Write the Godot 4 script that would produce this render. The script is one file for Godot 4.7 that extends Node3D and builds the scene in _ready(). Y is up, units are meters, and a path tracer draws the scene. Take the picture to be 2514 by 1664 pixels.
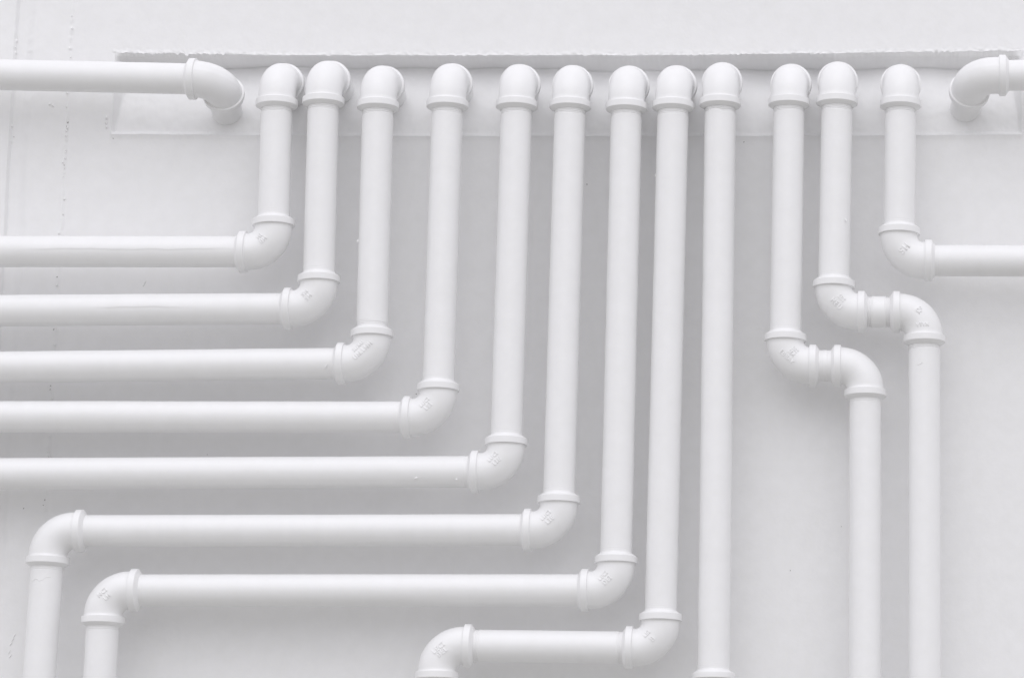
extends Node3D

# ---------------------------------------------------------------- sizes (metres)
const AXIS_Z := 0.078        # pipe centre line in front of the wall face
const PIPE_R := 0.02415
const BODY_R := 0.0284       # elbow body
const COLLAR_R := 0.0323
const BEND := 0.0375         # elbow centre-line bend radius
const COLLAR_W := 0.0150
const BACK_TOP := 0.050      # slot depth at its top
const BACK_LOW := 0.006      # slot depth at its bottom
const SLOT_L := -0.6500
const SLOT_R := 0.7870

var paint: StandardMaterial3D
var plaster: StandardMaterial3D
var dirt: StandardMaterial3D
var lumps := FastNoiseLite.new()
var fine := FastNoiseLite.new()
var rng := RandomNumberGenerator.new()
var used := {}
var FACE := 0.0555           # elbow centre to collar face of the fittings being built


func _ready() -> void:
	rng.seed = 20417
	# ------------------------------------------------------------ camera
	var cam := Camera3D.new()
	cam.name = "camera"
	cam.projection = Camera3D.PROJECTION_FRUSTUM
	cam.near = 0.1
	cam.far = 60.0
	cam.size = 0.0208
	cam.frustum_offset = Vector2(-0.0121625, 0.0)
	cam.position = Vector3(0.6064, 1.6, 4.9613)
	cam.rotation_degrees = Vector3(11.641, 0, 0)
	add_child(cam)
	cam.current = true
	# ------------------------------------------------------------ sky, sun, exposure: a bright overcast day
	var env := Environment.new()
	var sky_mat := ProceduralSkyMaterial.new()
	sky_mat.sky_top_color = Color(0.810, 0.808, 0.834)
	sky_mat.sky_horizon_color = Color(0.790, 0.788, 0.811)
	sky_mat.sky_curve = 0.25
	sky_mat.ground_bottom_color = Color(0.540, 0.536, 0.530)
	sky_mat.ground_horizon_color = Color(0.670, 0.666, 0.663)
	sky_mat.ground_curve = 0.2
	sky_mat.sun_angle_max = 0.0
	var sky := Sky.new()
	sky.sky_material = sky_mat
	env.background_mode = Environment.BG_SKY
	env.sky = sky
	env.tonemap_mode = Environment.TONE_MAPPER_LINEAR
	env.tonemap_exposure = 1.530
	env.sdfgi_enabled = true
	env.ssao_enabled = true
	env.ssil_enabled = true
	var we := WorldEnvironment.new()
	we.name = "daylight"
	we.environment = env
	add_child(we)
	var sun := DirectionalLight3D.new()
	sun.name = "sun_behind_cloud"
	sun.light_energy = 0.160
	sun.light_color = Color(1.0, 0.998, 0.995)
	sun.light_angular_distance = 65.0
	sun.shadow_enabled = true
	sun.sky_mode = DirectionalLight3D.SKY_MODE_LIGHT_ONLY
	sun.rotation_degrees = Vector3(-44, 0, 0)
	add_child(sun)
	# ------------------------------------------------------------ noise and materials
	lumps.seed = 5
	lumps.frequency = 1.0
	lumps.fractal_octaves = 3
	fine.seed = 9
	fine.frequency = 1.0
	fine.fractal_octaves = 2
	paint = coat(Color(0.958, 0.957, 0.958), 0.33, 5.0, 0.10, 3)
	plaster = coat(Color(0.944, 0.943, 0.944), 0.55, 5.0, 0.12, 8)
	dirt = StandardMaterial3D.new()
	dirt.albedo_color = Color(0.66, 0.655, 0.645)
	dirt.roughness = 0.9
	# ------------------------------------------------------------ structure, then pipes
	build_wall()
	build_pipes()


func coat(c: Color, rough: float, scale: float, bump: float, seed_value: int) -> StandardMaterial3D:
	# brushed house paint: even colour, a fine orange-peel relief
	var m := StandardMaterial3D.new()
	m.albedo_color = c
	m.roughness = rough
	m.uv1_triplanar = true
	m.uv1_world_triplanar = true
	m.uv1_scale = Vector3.ONE * scale
	var n := FastNoiseLite.new()
	n.seed = seed_value
	n.frequency = 0.02
	n.fractal_octaves = 4
	var t := NoiseTexture2D.new()
	t.width = 1024
	t.height = 1024
	t.seamless = true
	t.as_normal_map = true
	t.bump_strength = 4.0
	t.noise = n
	m.normal_enabled = true
	m.normal_texture = t
	m.normal_scale = bump
	var n2 := FastNoiseLite.new()
	n2.seed = seed_value + 1
	n2.frequency = 0.006
	n2.fractal_octaves = 5
	var ramp := Gradient.new()
	ramp.set_color(0, Color(0.985, 0.985, 0.983))
	ramp.set_color(1, Color(1, 1, 1))
	var t2 := NoiseTexture2D.new()
	t2.width = 1024
	t2.height = 1024
	t2.seamless = true
	t2.color_ramp = ramp
	t2.noise = n2
	m.albedo_texture = t2
	return m


# ---------------------------------------------------------------- mesh helpers
func sheet(p: PackedVector3Array, nu: int, nv: int, wrap := false, flip := false, hole := Rect2i()) -> ArrayMesh:
	# a grid of nu x nv points (u fastest), smooth normals; wrap closes u
	var nrm := PackedVector3Array()
	nrm.resize(p.size())
	var idx := PackedInt32Array()
	var last := nu if wrap else nu - 1
	for v in nv - 1:
		for u in last:
			if hole.has_point(Vector2i(u, v)):
				continue
			var u2 := (u + 1) % nu
			var a := v * nu + u
			var b := v * nu + u2
			var c := (v + 1) * nu + u2
			var d := (v + 1) * nu + u
			var n := (p[c] - p[a]).cross(p[d] - p[b])
			if flip:
				n = -n
				idx.append_array(PackedInt32Array([a, b, c, a, c, d]))
			else:
				idx.append_array(PackedInt32Array([a, c, b, a, d, c]))
			nrm[a] += n
			nrm[b] += n
			nrm[c] += n
			nrm[d] += n
	for i in nrm.size():
		nrm[i] = nrm[i].normalized() if nrm[i].length_squared() > 0.0 else Vector3.BACK
	var arr := []
	arr.resize(Mesh.ARRAY_MAX)
	arr[Mesh.ARRAY_VERTEX] = p
	arr[Mesh.ARRAY_NORMAL] = nrm
	arr[Mesh.ARRAY_INDEX] = idx
	var m := ArrayMesh.new()
	m.add_surface_from_arrays(Mesh.PRIMITIVE_TRIANGLES, arr)
	return m


func obj(called: String, mesh: Mesh, mat: Material, parent: Node3D) -> MeshInstance3D:
	var o := MeshInstance3D.new()
	o.name = called
	o.mesh = mesh
	o.material_override = mat
	o.cast_shadow = GeometryInstance3D.SHADOW_CASTING_SETTING_ON
	parent.add_child(o, true)
	return o


func thing(called: String, label: String, at: Vector3) -> Node3D:
	var o := Node3D.new()
	used[called] = used.get(called, -1) + 1
	o.name = called if used[called] == 0 else "%s_%03d" % [called, used[called]]
	add_child(o)
	o.position = at
	o.set_meta("label", label)
	o.set_meta("category", "pipe")
	o.set_meta("group", "white pipes on the wall")
	return o


func frame_of(d: Vector3) -> Array:
	# two directions across d; the first looks away from the wall where it can
	var e1 := Vector3.BACK - d * d.z
	if e1.length() < 0.5:
		e1 = Vector3.RIGHT - d * d.x
	e1 = e1.normalized()
	return [e1, d.cross(e1).normalized()]


func tube(stations: Array, around: int) -> ArrayMesh:
	# stations: [centre, e1, e2, one radius or a radius for each angle]
	var p := PackedVector3Array()
	for s in stations:
		for k in around:
			var a := TAU * k / around
			var r: float = s[3] if s[3] is float else s[3][k]
			p.append(s[0] + (s[1] * cos(a) + s[2] * sin(a)) * r)
	return sheet(p, around, stations.size(), true, true)


func smooth(a: float, b: float, x: float) -> float:
	var t := clampf((x - a) / (b - a), 0.0, 1.0)
	return t * t * (3.0 - 2.0 * t)


# ---------------------------------------------------------------- wall
func lip_top(x: float) -> float:
	var y := 3.0805
	y += 0.0040 * smooth(-0.35, -0.64, x) + 0.0075 * smooth(0.15, 0.85, x)
	var rough := 0.10 + 0.6 * smooth(0.05, 0.5, fine.get_noise_2d(x * 9.0, 3.0) + 0.1) + 0.8 * smooth(-0.4, -0.6, x)
	y += 0.0012 * rough * fine.get_noise_2d(x * 130.0, 7.0) * 1.6 + 0.0010 * lumps.get_noise_2d(x * 18.0, 4.0)
	y -= 0.0030 * rough * smooth(0.30, 0.5, fine.get_noise_2d(x * 70.0, 40.0))
	return y


func lip_low(x: float) -> float:
	return 2.9480 + 0.0028 * smooth(-0.3, -0.62, x) + 0.0022 * smooth(0.4, 0.78, x) + 0.0009 * lumps.get_noise_2d(x * 14.0, 12.0) + 0.0004 * fine.get_noise_2d(x * 120.0, 2.0)


func face_z(x: float, y: float) -> float:
	# the unevenness of the plastered face
	var z := 0.0011 * lumps.get_noise_2d(x * 2.2, y * 2.2) + 0.0005 * lumps.get_noise_2d(x * 9.0, y * 9.0)
	z += 0.00012 * fine.get_noise_2d(x * 60.0, y * 60.0)
	# old strip of thick paint and shallow channel at the left
	var w := 0.0018 * lumps.get_noise_2d(3.0, y * 8.0) + 0.0008 * fine.get_noise_2d(8.0, y * 70.0)
	var xr := -0.7205 + w
	z += 0.0011 * smooth(xr + 0.0035, xr - 0.0015, x)
	var bead := smooth(0.05, 0.5, fine.get_noise_2d(y * 95.0, 31.0) + 0.45 * lumps.get_noise_2d(y * 7.0, 77.0))
	z += 0.0016 * bead * exp(-pow((x - xr) / 0.0024, 2.0))
	z -= 0.0052 * smooth(-0.776 + w * 3.0, -0.793 + w, x)
	z += 0.0062 * smooth(-0.8065 + w * 0.6, -0.8105 + w * 0.6, x)
	# a faint trowel seam behind the fifth drop
	var xs := 0.0165 + w * 0.7
	z += 0.0009 * smooth(2.52, 2.66, y) * smooth(2.955, 2.90, y) * smooth(xs + 0.0020, xs - 0.0020, x) * smooth(xs - 0.10, xs - 0.01, x)
	var bead2 := smooth(0.2, 0.6, fine.get_noise_2d(y * 70.0, 90.0))
	z += 0.0010 * bead2 * exp(-pow((x + 0.8085 - w * 0.6) / 0.0025, 2.0))
	return z


func back_depth(x: float, t: float) -> float:
	# depth of the slot's back, t from 0 (bottom) to 1 (top)
	var top := BACK_TOP + 0.016 * lumps.get_noise_2d(x * 3.5, 51.0) 
	var d := lerpf(BACK_LOW, top, pow(t, 1.35))
	d += 0.0016 * lumps.get_noise_2d(x * 10.0, t * 1.3 + 20.0) + 0.0006 * fine.get_noise_2d(x * 40.0, t * 6.0)
	var run_in := 0.005 + 0.013 * t
	return d * smooth(0.0, run_in, x - SLOT_L) * smooth(0.0, run_in, SLOT_R - x)


func build_wall() -> void:
	var wall := Node3D.new()
	wall.name = "wall"
	wall.set_meta("kind", "structure")
	wall.set_meta("label", "white painted plaster wall with a long rough-edged recessed slot")
	add_child(wall)
	# columns: close together in view, wide apart beyond
	var xs := PackedFloat32Array()
	var x := -3.0
	while x < -0.90:
		xs.append(x)
		x += 0.06
	x = -0.90
	while x < SLOT_L - 0.001:
		xs.append(x)
		x += 0.0014
	var c0 := xs.size()
	var n_slot := 760
	for i in n_slot + 1:
		xs.append(lerpf(SLOT_L, SLOT_R, float(i) / n_slot))
	var c1 := xs.size() - 1
	x = SLOT_R + 0.003
	while x < 0.95:
		xs.append(x)
		x += 0.006
	while x < 2.7:
		xs.append(x)
		x += 0.06
	var nu := xs.size()
	# rows: [share of lower part 0..1], [slot band], [upper part]
	var rows := []
	for i in 20:
		rows.append([0, lerpf(0.0, 0.55, i / 20.0)])
	for i in 181:
		rows.append([0, lerpf(0.55, 1.0, i / 180.0)])
	var r0 := rows.size() - 1
	for i in range(1, 31):
		rows.append([1, i / 30.0])
	var r1 := rows.size() - 1
	for i in range(1, 41):
		rows.append([2, lerpf(0.0, 0.085, pow(i / 40.0, 1.6))])
	for i in range(1, 16):
		rows.append([2, lerpf(0.085, 1.0, i / 15.0)])
	var p := PackedVector3Array()
	for ri in rows.size():
		var r = rows[ri]
		for ci in nu:
			var xx := xs[ci]
			var low := lip_low(clampf(xx, SLOT_L, SLOT_R))
			var top := lip_top(clampf(xx, SLOT_L, SLOT_R))
			var y := 0.0
			if r[0] == 0:
				y = lerpf(0.9, low, r[1])
			elif r[0] == 1:
				y = lerpf(low, top, r[1])
			else:
				y = lerpf(top, 4.6, r[1])
			var z := face_z(xx, y)
			# rough burr of filler along the slot's upper lip
			if xx > SLOT_L - 0.004 and xx < SLOT_R + 0.004 and y >= top - 0.0005:
				z += 0.0021 * exp(-(y - top) / 0.0035) * (0.30 + 1.2 * fine.get_noise_2d(xx * 110.0, y * 150.0))
			if xx > SLOT_L and xx < SLOT_R and y < low + 0.0005 and y > low - 0.012:
				z += 0.0022 * exp((y - low) / 0.0030)
			p.append(Vector3(xx, y, z))
	var hole := Rect2i(c0, r0, c1 - c0, r1 - r0)
	obj("plaster_face", sheet(p, nu, rows.size(), false, true, hole), plaster, wall)
	# inside of the slot: soffit, sloping back, low ledge
	var n_in := c1 - c0 + 1
	var q := PackedVector3Array()
	var prof := []
	for i in 13:
		prof.append([0, pow(i / 12.0, 1.5)])
	for i in range(1, 33):
		prof.append([1, i / 32.0])
	for i in range(1, 7):
		prof.append([2, i / 6.0])
	for r in prof:
		for i in n_in:
			var xx := xs[c0 + i]
			var low := lip_low(xx)
			var top := lip_top(xx)
			var edge_top := p[r1 * nu + c0 + i]
			var edge_low := p[r0 * nu + c0 + i]
			var bt := back_depth(xx, 1.0)
			var bl := back_depth(xx, 0.0)
			var soffit_drop := 0.0068 + 0.007 * smooth(0.02, 0.14, xx) * smooth(0.42, 0.2, xx) + 0.003 * smooth(0.4, 0.6, xx) + 0.003 * lumps.get_noise_2d(xx * 6.0, 66.0)
			if r[0] == 0:
				var q0 := edge_top.lerp(Vector3(xx, 3.0815 - soffit_drop, face_z(xx, 3.08) - bt), r[1])
				if r[1] > 0.0 and r[1] < 1.0:
					q0.y += 0.0008 * lumps.get_noise_2d(xx * 12.0, r[1] * 2.0)
					q0.y = lerpf(q0.y, 3.081 - soffit_drop * r[1], smooth(0.0, 0.16, r[1]))
				q.append(q0)
			elif r[0] == 1:
				var t: float = 1.0 - r[1]
				var y := lerpf(low + 0.007, 3.0815 - soffit_drop, t)
				q.append(Vector3(xx, y, face_z(xx, y) - back_depth(xx, t)))
			else:
				q.append(Vector3(xx, low + 0.007, face_z(xx, low + 0.007) - bl).lerp(edge_low, smooth(0.0, 1.0, r[1]) * 0.4 + r[1] * 0.6))
	obj("slot_lining", sheet(q, n_in, prof.size(), false, false), plaster, wall)
	# solid masonry behind the plaster
	var core := BoxMesh.new()
	core.size = Vector3(5.69, 3.69, 0.12)
	obj("masonry_core", core, plaster, wall).position = Vector3(-0.15, 2.75, -0.19)
	# beads of thick old paint along the strip's edge
	var y_bead := 2.10
	while y_bead < 3.17:
		var clump := lumps.get_noise_2d(y_bead * 9.0, 200.0)
		y_bead += lerpf(0.030, 0.006, clampf(smooth(-0.15, 0.35, clump) + smooth(2.84, 2.88, y_bead) * smooth(2.985, 2.97, y_bead), 0.0, 1.0)) * rng.randf_range(0.6, 1.5)
		var rb := rng.randf_range(0.0010, 0.0026)
		blob(wall, Vector3(-0.7205 + rng.randfn(0.0, 0.0012), y_bead, face_z(-0.7195, y_bead) + 0.0004), Vector3(rb * 0.8, rb, rb * 0.9), 0.0, "paint_bead", plaster)
	for spot in [[-0.8085, 3.105], [-0.8090, 3.094], [-0.8085, 3.085], [-0.8080, 2.965], [-0.8075, 2.940], [-0.6580, 2.978], [-0.6585, 2.970], [-0.6570, 2.963], [-0.7490, 3.000], [-0.7440, 2.998]]:
		var rb := rng.randf_range(0.0014, 0.0028)
		blob(wall, Vector3(spot[0], spot[1], face_z(spot[0], spot[1]) + 0.0003), Vector3(rb * 0.8, rb * 1.2, rb * 0.8), 0.0, "paint_bead", plaster)
	for spot in [[-0.7585, 2.1600, 0.5], [-0.7606, 2.1539, 0.6], [-0.7630, 2.1475, 0.6], [-0.7646, 2.1352, 0.3], [-0.7630, 2.1290, 0.5], [-0.5851, 2.7123, 0.5], [-0.5865, 2.7085, 0.4]]:
		blob(wall, Vector3(spot[0], spot[1], face_z(spot[0], spot[1])), Vector3(0.0012, 0.0036, 0.0013), -spot[2], "paint_chip", plaster)
	# small dark pits and flecks of dirt in the paint
	var flecks := [
		[-0.7192, 2.9702, 1.7], [-0.7203, 2.9636, 1.0], [-0.7204, 2.9560, 1.5], [-0.7212, 2.9010, 1.3], [-0.8040, 2.9480, 1.0], [-0.6462, 2.9445, 1.2],
		[-0.7222, 2.7205, 1.5], [-0.7228, 2.7075, 1.3], [-0.7232, 2.6370, 1.4], [-0.7236, 2.5480, 1.2], [-0.7240, 2.5420, 1.1],
		[-0.7228, 2.3690, 1.3], [-0.7250, 2.3610, 1.0], [-0.1370, 2.8880, 0.9], [0.0500, 2.8620, 1.0], [0.0590, 2.7840, 1.4],
		[0.1020, 2.8700, 1.3], [-0.1560, 2.5350, 1.1], [-0.3060, 2.4960, 1.0], [-0.5830, 2.4980, 0.9], [0.3480, 2.9385, 1.2],
		[0.3060, 2.6130, 1.0], [0.4260, 2.2600, 1.0], [0.5040, 2.3280, 0.8], [-0.4760, 2.4400, 0.8], [-0.7550, 2.3560, 1.2]]
	for f in flecks:
		var r: float = f[2] * 0.00078
		var z := face_z(f[0], f[1])
		var e := PackedVector3Array()
		for j in 4:
			for k in 8:
				var a := TAU * k / 8.0
				var rr := r * cos(j / 3.0 * PI / 2.0) * (1.0 + 0.35 * sin(a * 2.0 + f[1] * 400.0) + 0.2 * sin(a * 3.0 + f[0] * 900.0))
				e.append(Vector3(f[0] + rr * cos(a), f[1] + rr * 1.15 * sin(a), z + 0.0002 + 0.0005 * sin(j / 3.0 * PI / 2.0)))
		obj("dirt_fleck", sheet(e, 8, 4, true, true), dirt, wall)


# ---------------------------------------------------------------- pipe pieces
func pipe_piece(a: Vector3, b: Vector3, parent: Node3D, thread_a: float, thread_b: float, extra := {}) -> MeshInstance3D:
	# straight pipe; a and b are elbow centres or free ends (thread < 0: no fitting there)
	var d := (b - a).normalized()
	var length := a.distance_to(b)
	var s0 := FACE - 0.008 if thread_a >= 0.0 else 0.0
	var s1 := length - FACE + 0.008 if thread_b >= 0.0 else length
	var st := PackedFloat32Array()
	var s := s0
	while s < s1 - 0.0001:
		st.append(s)
		var near_a := thread_a >= 0.0 and s < FACE + 0.014
		var near_b := thread_b >= 0.0 and s > s1 - 0.024
		var pos := a + d * s
		if near_a or near_b:
			s += 0.0005
		elif absf(pos.x) > 0.95 or pos.y < 2.0:
			s += 0.05
		else:
			s += 0.004 if extra.has("sag") else 0.006
			if thread_b >= 0.0:
				s = minf(s, maxf(s1 - 0.0239, st[st.size() - 1] + 0.0005))
	st.append(s1)
	var fr := frame_of(d)
	var around := 256 if extra.has("sag") else 56
	var stations := []
	for v in st:
		var c := a + d * v
		var da := v - FACE
		var db := length - FACE - v
		var grow: float = extra.get("wave", 0.0)
		var radius := PackedFloat32Array()
		for step in around:
			var ang := TAU * step / around
			var n: Vector3 = fr[0] * cos(ang) + fr[1] * sin(ang)
			var w: Vector3 = c + n * PIPE_R
			var r := PIPE_R + 0.00022 * lumps.get_noise_3d(w.x * 9.0, w.y * 9.0, w.z * 9.0) + 0.00010 * fine.get_noise_3d(w.x * 42.0, w.y * 42.0, w.z * 42.0)
			for e in [[thread_a, da], [thread_b, db]]:
				if e[0] >= 0.0 and e[1] < 0.013:
					var x: float = e[1] + grow * sin(ang * 5.0) * 0.5
					var inside := smooth(0.0085 + 0.002 * sin(ang * 2.0 + a.x * 30.0), 0.0055, x)
					r -= e[0] * inside * (0.00030 + 0.0011 * (0.5 + 0.5 * cos(TAU * x / 0.0025)))
					r += 0.0005 * smooth(0.0012, 0.0, e[1])
			if extra.has("sag"):
				for g in extra.sag:
					if c.x > g[0] - 0.03 and c.x < g[1] + 0.03:
						var phi := asin(clampf(n.y, -1.0, 1.0))
						var line: float = g[2] + 0.085 * lumps.get_noise_2d(c.x * 9.0, g[2] * 50.0) + 0.03 * fine.get_noise_2d(c.x * 30.0, 5.0)
						var fade := smooth(g[0] - 0.03, g[0] + 0.04, c.x) * smooth(g[1] + 0.03, g[1] - 0.04, c.x)
						if n.z > 0.0:
							r += g[3] * fade * smooth(line - 0.08, line + 0.01, phi) * (1.0 - smooth(line + 0.05, line + 0.7, phi))
			radius.append(r)
		stations.append([c, fr[0], fr[1], radius])
	return obj("pipe_length", tube(stations, around), paint, parent)


func arc_of(a: Vector3, b: Vector3) -> Dictionary:
	# a, b: unit directions from the elbow's centre along its two legs
	var turn := PI - a.angle_to(b)
	var t := BEND * tan(turn / 2.0)
	var mid := (a + b).normalized()
	var c := mid * (BEND / cos(turn / 2.0))
	return {"turn": turn, "t": t, "centre": c, "mid": mid}


func elbow(v: Vector3, to_a: Vector3, to_b: Vector3, parent: Node3D, words := [], seam := 0.0) -> MeshInstance3D:
	var a := to_a.normalized()
	var b := to_b.normalized()
	var k := arc_of(a, b)
	var across := a.cross(b).normalized()
	var around := 96 if seam > 0.0 else 64
	var stations := []
	var path := []
	for i in 7:
		path.append([a * lerpf(FACE - 0.012, k.t, i / 6.0), -a])
	var from: Vector3 = a * k.t - k.centre
	var axis := from.cross(b * k.t - k.centre).normalized()
	for i in range(1, 24):
		var r := from.rotated(axis, k.turn * i / 24.0)
		path.append([k.centre + r, axis.cross(r).normalized()])
	for i in 7:
		path.append([b * lerpf(k.t, FACE - 0.012, i / 6.0), b])
	for s in path:
		var e1: Vector3 = across
		var e2: Vector3 = s[1].cross(e1).normalized()
		var c: Vector3 = s[0]
		var radius := PackedFloat32Array()
		for step in around:
			var ang := TAU * step / around
			var n: Vector3 = e1 * cos(ang) + e2 * sin(ang)
			var w: Vector3 = v + c + n * BODY_R
			var r := BODY_R + 0.00035 * lumps.get_noise_3d(w.x * 14.0, w.y * 14.0, w.z * 14.0) + 0.00012 * fine.get_noise_3d(w.x * 60.0, w.y * 60.0, w.z * 60.0)
			var leg: float = minf((c - a * (FACE - COLLAR_W)).length(), (c - b * (FACE - COLLAR_W)).length())
			r += 0.0008 * smooth(0.003, 0.0, leg)
			if seam > 0.0:
				var off := absf(n.dot(across)) * BODY_R
				r += seam * exp(-pow(off / 0.0011, 2.0))
				r += seam * 0.8 * smooth(0.0012, -0.0012, n.dot(across) * BODY_R * signf(across.y if absf(across.y) > 0.3 else 1.0))
			radius.append(r)
		stations.append([v + c, e1, e2, radius])
	var body := obj("elbow", tube(stations, around), paint, parent)
	for leg in [a, b]:
		collar(v, leg, body)
	for w in words:
		lettering(v, a, b, k, across, w, body)
	return body


func collar(v: Vector3, leg: Vector3, parent: Node3D) -> void:
	var fr := frame_of(leg)
	var f := FACE
	var w := COLLAR_W
	var prof := [
		[f - w - 0.0022, BODY_R - 0.0006], [f - w - 0.0008, BODY_R + 0.0003], [f - w - 0.0002, BODY_R + 0.0009], [f - w - 0.0001, BODY_R + 0.0010],
		[f - w, COLLAR_R - 0.0006], [f - w + 0.0001, COLLAR_R - 0.0005], [f - w + 0.0004, COLLAR_R - 0.0001], [f - w + 0.0006, COLLAR_R],
		[f - 0.0056, COLLAR_R], [f - 0.0053, COLLAR_R - 0.0001], [f - 0.0049, COLLAR_R - 0.0005], [f - 0.0047, COLLAR_R - 0.0008],
		[f - 0.0006, PIPE_R + 0.0012], [f - 0.0003, PIPE_R + 0.0007], [f - 0.0003, PIPE_R + 0.0002], [f - 0.0012, PIPE_R - 0.0008], [f - 0.004, PIPE_R - 0.001]]
	var stations := []
	for q in prof:
		var c: Vector3 = v + leg * q[0]
		var base: float = q[1]
		var along: float = q[0]
		var radius := PackedFloat32Array()
		for step in 72:
			var ang := TAU * step / 72
			var at: Vector3 = c + (fr[0] * cos(ang) + fr[1] * sin(ang)) * base
			radius.append(base + 0.0003 * lumps.get_noise_3d(at.x * 16.0, at.y * 16.0, at.z * 16.0) + 0.00012 * fine.get_noise_3d(at.x * 80.0, at.y * 80.0, at.z * 80.0 + along))
		stations.append([c, fr[0], fr[1], radius])
	obj("collar", tube(stations, 72), paint, parent)


func lettering(v: Vector3, a: Vector3, b: Vector3, k: Dictionary, across: Vector3, w: Array, parent: Node3D) -> void:
	# raised cast letters bent over the elbow's front: [text, reading angle in degrees, right, up, letter height] round the elbow's centre
	var tm := TextMesh.new()
	var font := SystemFont.new()
	font.font_names = PackedStringArray(["Droid Sans"])
	font.font_weight = 700
	tm.font = font
	tm.text = w[0]
	tm.font_size = 32
	tm.pixel_size = w[4] / 23.0
	tm.depth = 0.002
	tm.curve_step = 2.0
	var arr := tm.get_mesh_arrays()
	var p: PackedVector3Array = arr[Mesh.ARRAY_VERTEX]
	var right := Vector3.RIGHT.rotated(Vector3.BACK, deg_to_rad(w[1]))
	var up := Vector3.UP.rotated(Vector3.BACK, deg_to_rad(w[1]))
	for i in p.size():
		var g: Vector3 = Vector3(w[2], w[3], 0) + right * p[i].x + up * p[i].y
		# distance from the bent centre line
		var off := 0.0
		var rel: Vector3 = g - k.centre
		var da := g.dot(a)
		var db := g.dot(b)
		if da > k.t and da >= db:
			off = (g - a * da).length()
		elif db > k.t:
			off = (g - b * db).length()
		else:
			off = absf(Vector2(rel.x, rel.y).length() - BEND)
		off = minf(off, BODY_R * 0.98)
		var at := v + Vector3(g.x, g.y, BODY_R)
		var br := BODY_R + 0.00035 * lumps.get_noise_3d(at.x * 14.0, at.y * 14.0, at.z * 14.0)
		var h := sqrt(br * br - off * off)
		p[i] = v + Vector3(g.x, g.y, h + (0.0008 if p[i].z > 0.0 else -0.0008))
	arr[Mesh.ARRAY_VERTEX] = p
	var st := SurfaceTool.new()
	st.create_from_arrays(arr)
	st.generate_normals()
	# paint fills the corners of the letters and rounds them off
	var soft := st.commit_to_arrays()
	var nn: PackedVector3Array = soft[Mesh.ARRAY_NORMAL]
	for i in nn.size():
		nn[i] = (nn[i] * 0.75 + Vector3.BACK * 0.4).normalized()
	soft[Mesh.ARRAY_NORMAL] = nn
	var rounded := ArrayMesh.new()
	rounded.add_surface_from_arrays(Mesh.PRIMITIVE_TRIANGLES, soft)
	obj("raised_lettering", rounded, paint, parent)


func blob(parent: Node3D, at: Vector3, size: Vector3, tilt := 0.0, called := "paint_drip", mat: Material = null) -> void:
	# a hardened drop of paint
	var e := PackedVector3Array()
	for j in 7:
		var lat := lerpf(-PI / 2, PI / 2, j / 6.0)
		for k in 12:
			var a := TAU * k / 12.0
			var r := 1.0 + 0.18 * sin(a * 2.0 + at.x * 99.0) + 0.1 * sin(a * 3.0 + at.y * 77.0)
			var q := Vector3(cos(lat) * cos(a) * r * size.x, sin(lat) * size.y, cos(lat) * sin(a) * r * size.z)
			e.append(at + q.rotated(Vector3.BACK, tilt))
	obj(called, sheet(e, 12, 7, true, true), mat if mat else paint, parent)


func ridge(parent: Node3D, pts: Array, r: float) -> void:
	# a thin raised line of dried paint lying on a pipe: pts are [along x or y ..] surface points
	var stations := []
	for i in pts.size():
		var here: Vector3 = pts[i]
		var nxt: Vector3 = pts[mini(i + 1, pts.size() - 1)]
		var prv: Vector3 = pts[maxi(i - 1, 0)]
		var d := (nxt - prv).normalized()
		var fr := frame_of(d)
		var end := 0.25 if i == 0 or i == pts.size() - 1 else 1.0
		stations.append([here, fr[0], fr[1], r * end * (0.8 + 0.4 * absf(fine.get_noise_2d(i * 3.1, r * 1e4)))])
	obj("paint_drip", tube(stations, 8), paint, parent)


# ---------------------------------------------------------------- the pipes
func run(label: String, pts: Array, words := {}, opt := {}) -> Node3D:
	# pts: centre-line corners, first the wall entry (or a free end)
	var t := thing("painted_pipe", label, Vector3(pts[0].x, pts[0].y, 0.0))
	var o := Vector3(pts[0].x, pts[0].y, 0.0)
	t.position = Vector3.ZERO
	FACE = opt.get("face", 0.0555)
	var th: Array = opt.get("threads", [])
	for i in pts.size() - 1:
		var first := i == 0
		var last := i == pts.size() - 2
		var ta := -1.0 if first else 0.25
		var tb := -1.0 if last else 0.15
		if not first and i < 2 and opt.get("from_wall", true):
			ta = opt.get("dome_thread", 0.8)
		if i < th.size():
			ta = th[i][0]
			tb = th[i][1]
		var extra := {}
		if opt.get("sag_on", -1) == i:
			extra["sag"] = opt.sag
		if i == 1 and opt.has("wave"):
			extra["wave"] = opt.wave
		pipe_piece(pts[i], pts[i + 1], t, ta, tb, extra)
	for i in range(1, pts.size() - 1):
		elbow(pts[i], pts[i - 1] - pts[i], pts[i + 1] - pts[i], t, words.get(i, []), opt.get("seam", 0.0))
	return t


func on(x: float, y: float) -> Vector3:
	return Vector3(x, y, AXIS_Z)


func wall_entry(x: float, y: float, dx := 0.0, dy := 0.0) -> Vector3:
	# where a stub meets the sloping back of the slot
	var t := clampf((y + dy - 2.952) / 0.126, 0.0, 1.0)
	return Vector3(x + dx, y + dy, -back_depth(x + dx, t) - 0.012)


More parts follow.
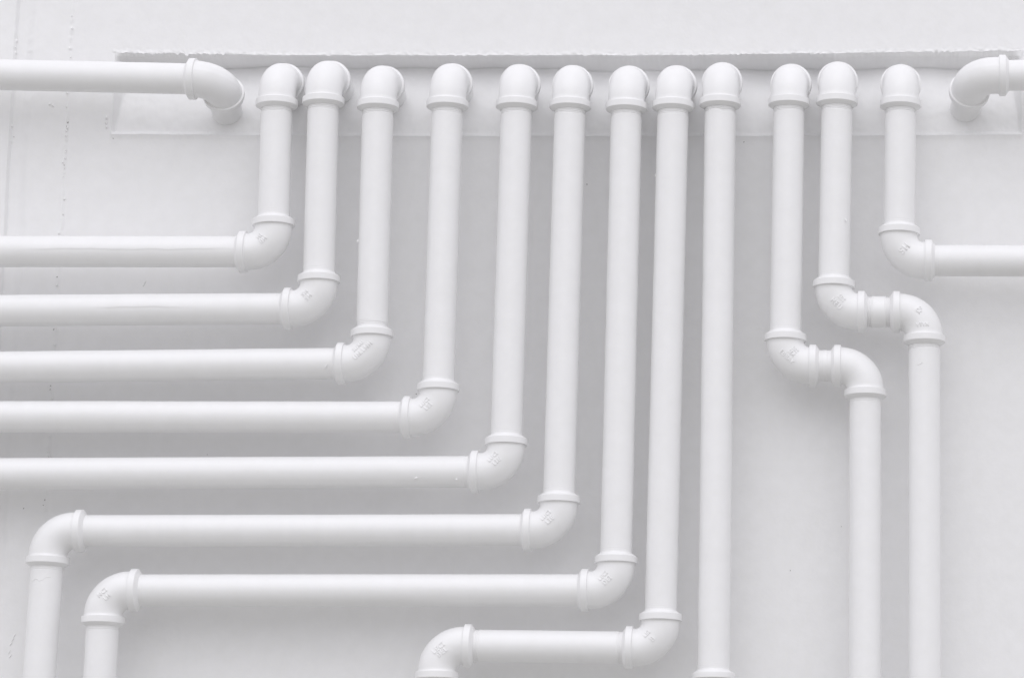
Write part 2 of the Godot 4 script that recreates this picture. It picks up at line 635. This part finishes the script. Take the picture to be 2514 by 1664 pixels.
func build_pipes() -> void:
	var u := 45.0
	var d := -45.0
	var t: Node3D
	# the twelve drops, from the left
	t = run("shortest white pipe drop, furthest left, turning left as the highest of the five rows", [wall_entry(-0.3756, 3.0251, 0.004, -0.002), on(-0.3756, 3.0251), on(-0.3716, 2.7428), on(-2.6, 2.7456)],
		{2: [["HI", u, -0.0165, 0.0185, 0.0065], ["BH", u, -0.0105, 0.0125, 0.0068]]}, {"sag_on": 2, "sag": [[-0.74, -0.44, -0.05, 0.00055]]})
	t = run("white pipe second from left in the slot, turning left as the second row", [wall_entry(-0.3031, 3.0285, 0.005, 0.000), on(-0.3031, 3.0285), on(-0.2988, 2.6538), on(-2.6, 2.6369)],
		{2: [["SN", u, -0.0165, 0.0185, 0.0065], ["SH", u, -0.0105, 0.0125, 0.0068]]}, {"sag_on": 2, "sag": [[-0.63, -0.50, -0.03, 0.0006]]})
	t = run("white pipe third from left in the slot, turning left as the third row", [wall_entry(-0.2179, 3.0217, 0.004, -0.003), on(-0.2179, 3.0217), on(-0.2145, 2.5682), on(-2.6, 2.5420)],
		{2: [["IUXU", u, -0.0165, 0.0215, 0.0062], ["UN.LNH", u, -0.0090, 0.0145, 0.0070]]}, {"threads": [[-1, 0.3], [0.8, 0.7], [0.2, -1]]})
	blob(t.get_child(1), Vector3(-0.2403, 2.7592, AXIS_Z + 0.003), Vector3(0.0019, 0.0026, 0.0020))
	blob(t.get_child(2), Vector3(-0.2790, 2.5585, AXIS_Z + 0.0232), Vector3(0.0007, 0.0042, 0.0012), -0.6)
	t = run("white pipe fourth from left in the slot, turning left as the fourth row", [wall_entry(-0.1095, 3.0233, 0.000, 0.002), on(-0.1095, 3.0233), on(-0.1108, 2.4843), on(-2.6, 2.4873)],
		{2: [["LUCI", u, -0.0165, 0.0185, 0.0060], ["LEI", u, -0.0105, 0.0120, 0.0066]]})
	t = run("white pipe fifth from left in the slot, turning left as the fifth row", [wall_entry(-0.0017, 3.0229, -0.003, 0.000), on(-0.0017, 3.0229), on(-0.0052, 2.4005), on(-2.6, 2.3893)],
		{2: [["LUCI", u, -0.0165, 0.0185, 0.0062], ["LIE", u, -0.0100, 0.0115, 0.0070]]})
	blob(t.get_child(2), Vector3(-0.1372, 2.3870, AXIS_Z + 0.0232), Vector3(0.0034, 0.0013, 0.0011), 0.35)
	blob(t.get_child(2), Vector3(-0.0760, 2.3850, AXIS_Z + 0.0225), Vector3(0.0020, 0.0014, 0.0010), 0.2)
	t = run("white pipe sixth from left, running left then bending down at the left edge", [wall_entry(0.0816, 3.0221, -0.004, -0.002), on(0.0816, 3.0221), on(0.0769, 2.3113), on(-0.6923, 2.3096), on(-0.7176, 1.0)],
		{2: [["LUCI", u, -0.0165, 0.0185, 0.0062], ["LIE", u, -0.0100, 0.0115, 0.0072]]}, {"threads": [[-1, 0.3], [0.9, 0.15], [0.2, 0.2], [0.3, -1]]})
	var trail := []
	for q in [[-0.75, 2.2300], [-0.6, 2.2318], [-0.45, 2.2345], [-0.3, 2.2338], [-0.15, 2.2310], [0.0, 2.2325], [0.2, 2.2362], [0.4, 2.2372], [0.55, 2.2366]]:
		var c := on(-0.6923, 2.3096).lerp(on(-0.7176, 1.0), (2.3096 - q[1]) / 1.3096)
		trail.append(c + Vector3(sin(q[0]), 0, cos(q[0])) * (PIPE_R + 0.0001))
	ridge(t.get_child(3), trail, 0.0006)
	t = run("white pipe seventh from left, running left below the sixth then bending down", [wall_entry(0.1692, 3.0192, -0.002, 0.003), on(0.1692, 3.0192), on(0.1651, 2.2198), on(-0.6049, 2.2196), on(-0.6119, 1.0)],
		{2: [["LECI", u, -0.0165, 0.0185, 0.0062], ["DEI", u, -0.0100, 0.0115, 0.0072]], 3: [["NCI", 42.0, 0.0030, -0.0065, 0.0072], ["LH", 42.0, 0.0110, -0.0135, 0.0066]]}, {"threads": [[-1, 0.3], [0.8, 0.15], [0.2, 0.2], [0.4, -1]]})
	t = run("white pipe eighth from left, running a short way left then down at the bottom edge", [wall_entry(0.2419, 3.0213, 0.003, -0.001), on(0.2419, 3.0213), on(0.2336, 2.1327), on(-0.1000, 2.1366), on(-0.1020, 1.0)],
		{2: [["LEI", u, -0.0180, 0.0185, 0.0060], ["B", u, -0.0095, 0.0105, 0.0080]], 3: [["LECI", 40.0, 0.0045, -0.0065, 0.0078], ["BEL", 40.0, 0.0105, -0.0130, 0.0078]]}, {"threads": [[-1, 0.3], [0.8, 0.15], [0.9, 0.9], [0.3, -1]]})
	blob(t.get_child(1), Vector3(0.2162, 2.8627, AXIS_Z + 0.004), Vector3(0.0013, 0.0022, 0.0015))
	# the ninth runs straight down into a coupling
	t = run("longest straight white pipe, ninth from left, dropping into a coupling at the bottom edge", [wall_entry(0.3147, 3.0259, 0.000, 0.000), on(0.3147, 3.0259), on(0.3147, 2.0425)], {}, {"dome_thread": 1.6, "wave": 0.0022, "threads": [[-1, 0.3], [1.5, 0.2]]})
	coupling(t, on(0.3147, 2.0980))
	t = run("white pipe tenth from left, stepping right through two close elbows then straight down", [wall_entry(0.4219, 3.0233, 0.003, -0.002), on(0.4219, 3.0233), on(0.4184, 2.5647), on(0.5413, 2.5638), on(0.5442, 1.0)],
		{2: [["EBBAY", d, 0.0035, 0.0085, 0.0066], ["IEX", d, 0.0110, 0.0140, 0.0056], ["IBI", d, 0.0165, 0.0195, 0.0056]]}, {"face": 0.0525, "threads": [[-1, 0.3], [0.9, 0.15], [0.5, 0.5], [0.3, -1]]})
	t = run("white pipe eleventh from left, stepping right higher up than its neighbour then down", [wall_entry(0.4967, 3.0255, -0.001, 0.002), on(0.4967, 3.0255), on(0.4922, 2.6487), on(0.6315, 2.6478), on(0.6321, 1.0)],
		{2: [["HEU", d, 0.0050, 0.0070, 0.0078], ["IBI", d, 0.0130, 0.0155, 0.0066]], 3: [["&", -40.0, -0.0075, -0.0015, 0.0110], ["YTYX", 4.0, -0.0030, -0.0250, 0.0060]]}, {"face": 0.0525, "threads": [[-1, 0.3], [0.8, 0.15], [1.3, 1.3], [0.9, -1]]})
	blob(t.get_child(1), Vector3(0.5110, 2.7879, AXIS_Z + 0.0195), Vector3(0.0013, 0.0030, 0.0010), 0.5)
	var scar := []
	for q in [[-0.52, 2.5615], [-0.38, 2.5618], [-0.24, 2.5630], [-0.10, 2.5652]]:
		scar.append(on(0.6318, q[1]) + Vector3(sin(q[0]), 0, cos(q[0])) * (PIPE_R + 0.0001))
	ridge(t.get_child(3), scar, 0.0006)
	t = run("white pipe furthest right in the slot, dropping shortly and turning right", [wall_entry(0.5955, 3.0240, -0.001, -0.003), on(0.5955, 3.0240), on(0.5923, 2.7293), on(2.2, 2.7212)],
		{2: [["SH", u, 0.0085, 0.0125, 0.0105]]}, {"dome_thread": 1.0})
	# the two level pipes at the top corners
	t = run("level white pipe at top left entering the slot through a seamed elbow", [wall_entry(-0.4641, 3.0179, -0.008, -0.030), on(-0.4641, 3.0179), on(-2.6, 3.0664)], {}, {"face": 0.0530, "seam": 0.00035, "dome_thread": 0.15})
	t = run("level white pipe at top right entering the slot through a seamed elbow", [wall_entry(0.7080, 3.0244, -0.012, -0.031), on(0.7080, 3.0244), on(2.2, 3.0330)], {}, {"seam": 0.00035, "dome_thread": 0.15})


func coupling(t: Node3D, at: Vector3) -> void:
	# straight coupling: a sleeve with a collar at its upper end, pipe going on below
	var fr := frame_of(Vector3.DOWN)
	var stations := []
	for q in [[-0.004, PIPE_R - 0.001], [-0.0008, PIPE_R + 0.0004], [0.0, COLLAR_R - 0.0066], [0.0012, COLLAR_R - 0.0049], [0.0024, COLLAR_R - 0.0026], [0.0034, COLLAR_R - 0.0009], [0.0044, COLLAR_R], [0.0115, COLLAR_R], [0.0122, COLLAR_R - 0.0004], [0.0126, BODY_R + 0.0008], [0.014, BODY_R], [0.05, BODY_R], [0.0512, BODY_R + 0.0008], [0.0516, COLLAR_R], [0.060, COLLAR_R], [0.063, PIPE_R + 0.0004], [0.064, PIPE_R - 0.001]]:
		stations.append([at + Vector3.UP * 0.0 + Vector3.DOWN * q[0], fr[0], fr[1], q[1]])
	obj("coupling", tube(stations, 72), paint, t)
	pipe_piece(at + Vector3.DOWN * 0.055, Vector3(at.x - 0.001, 1.0, at.z), t, -1.0, -1.0)
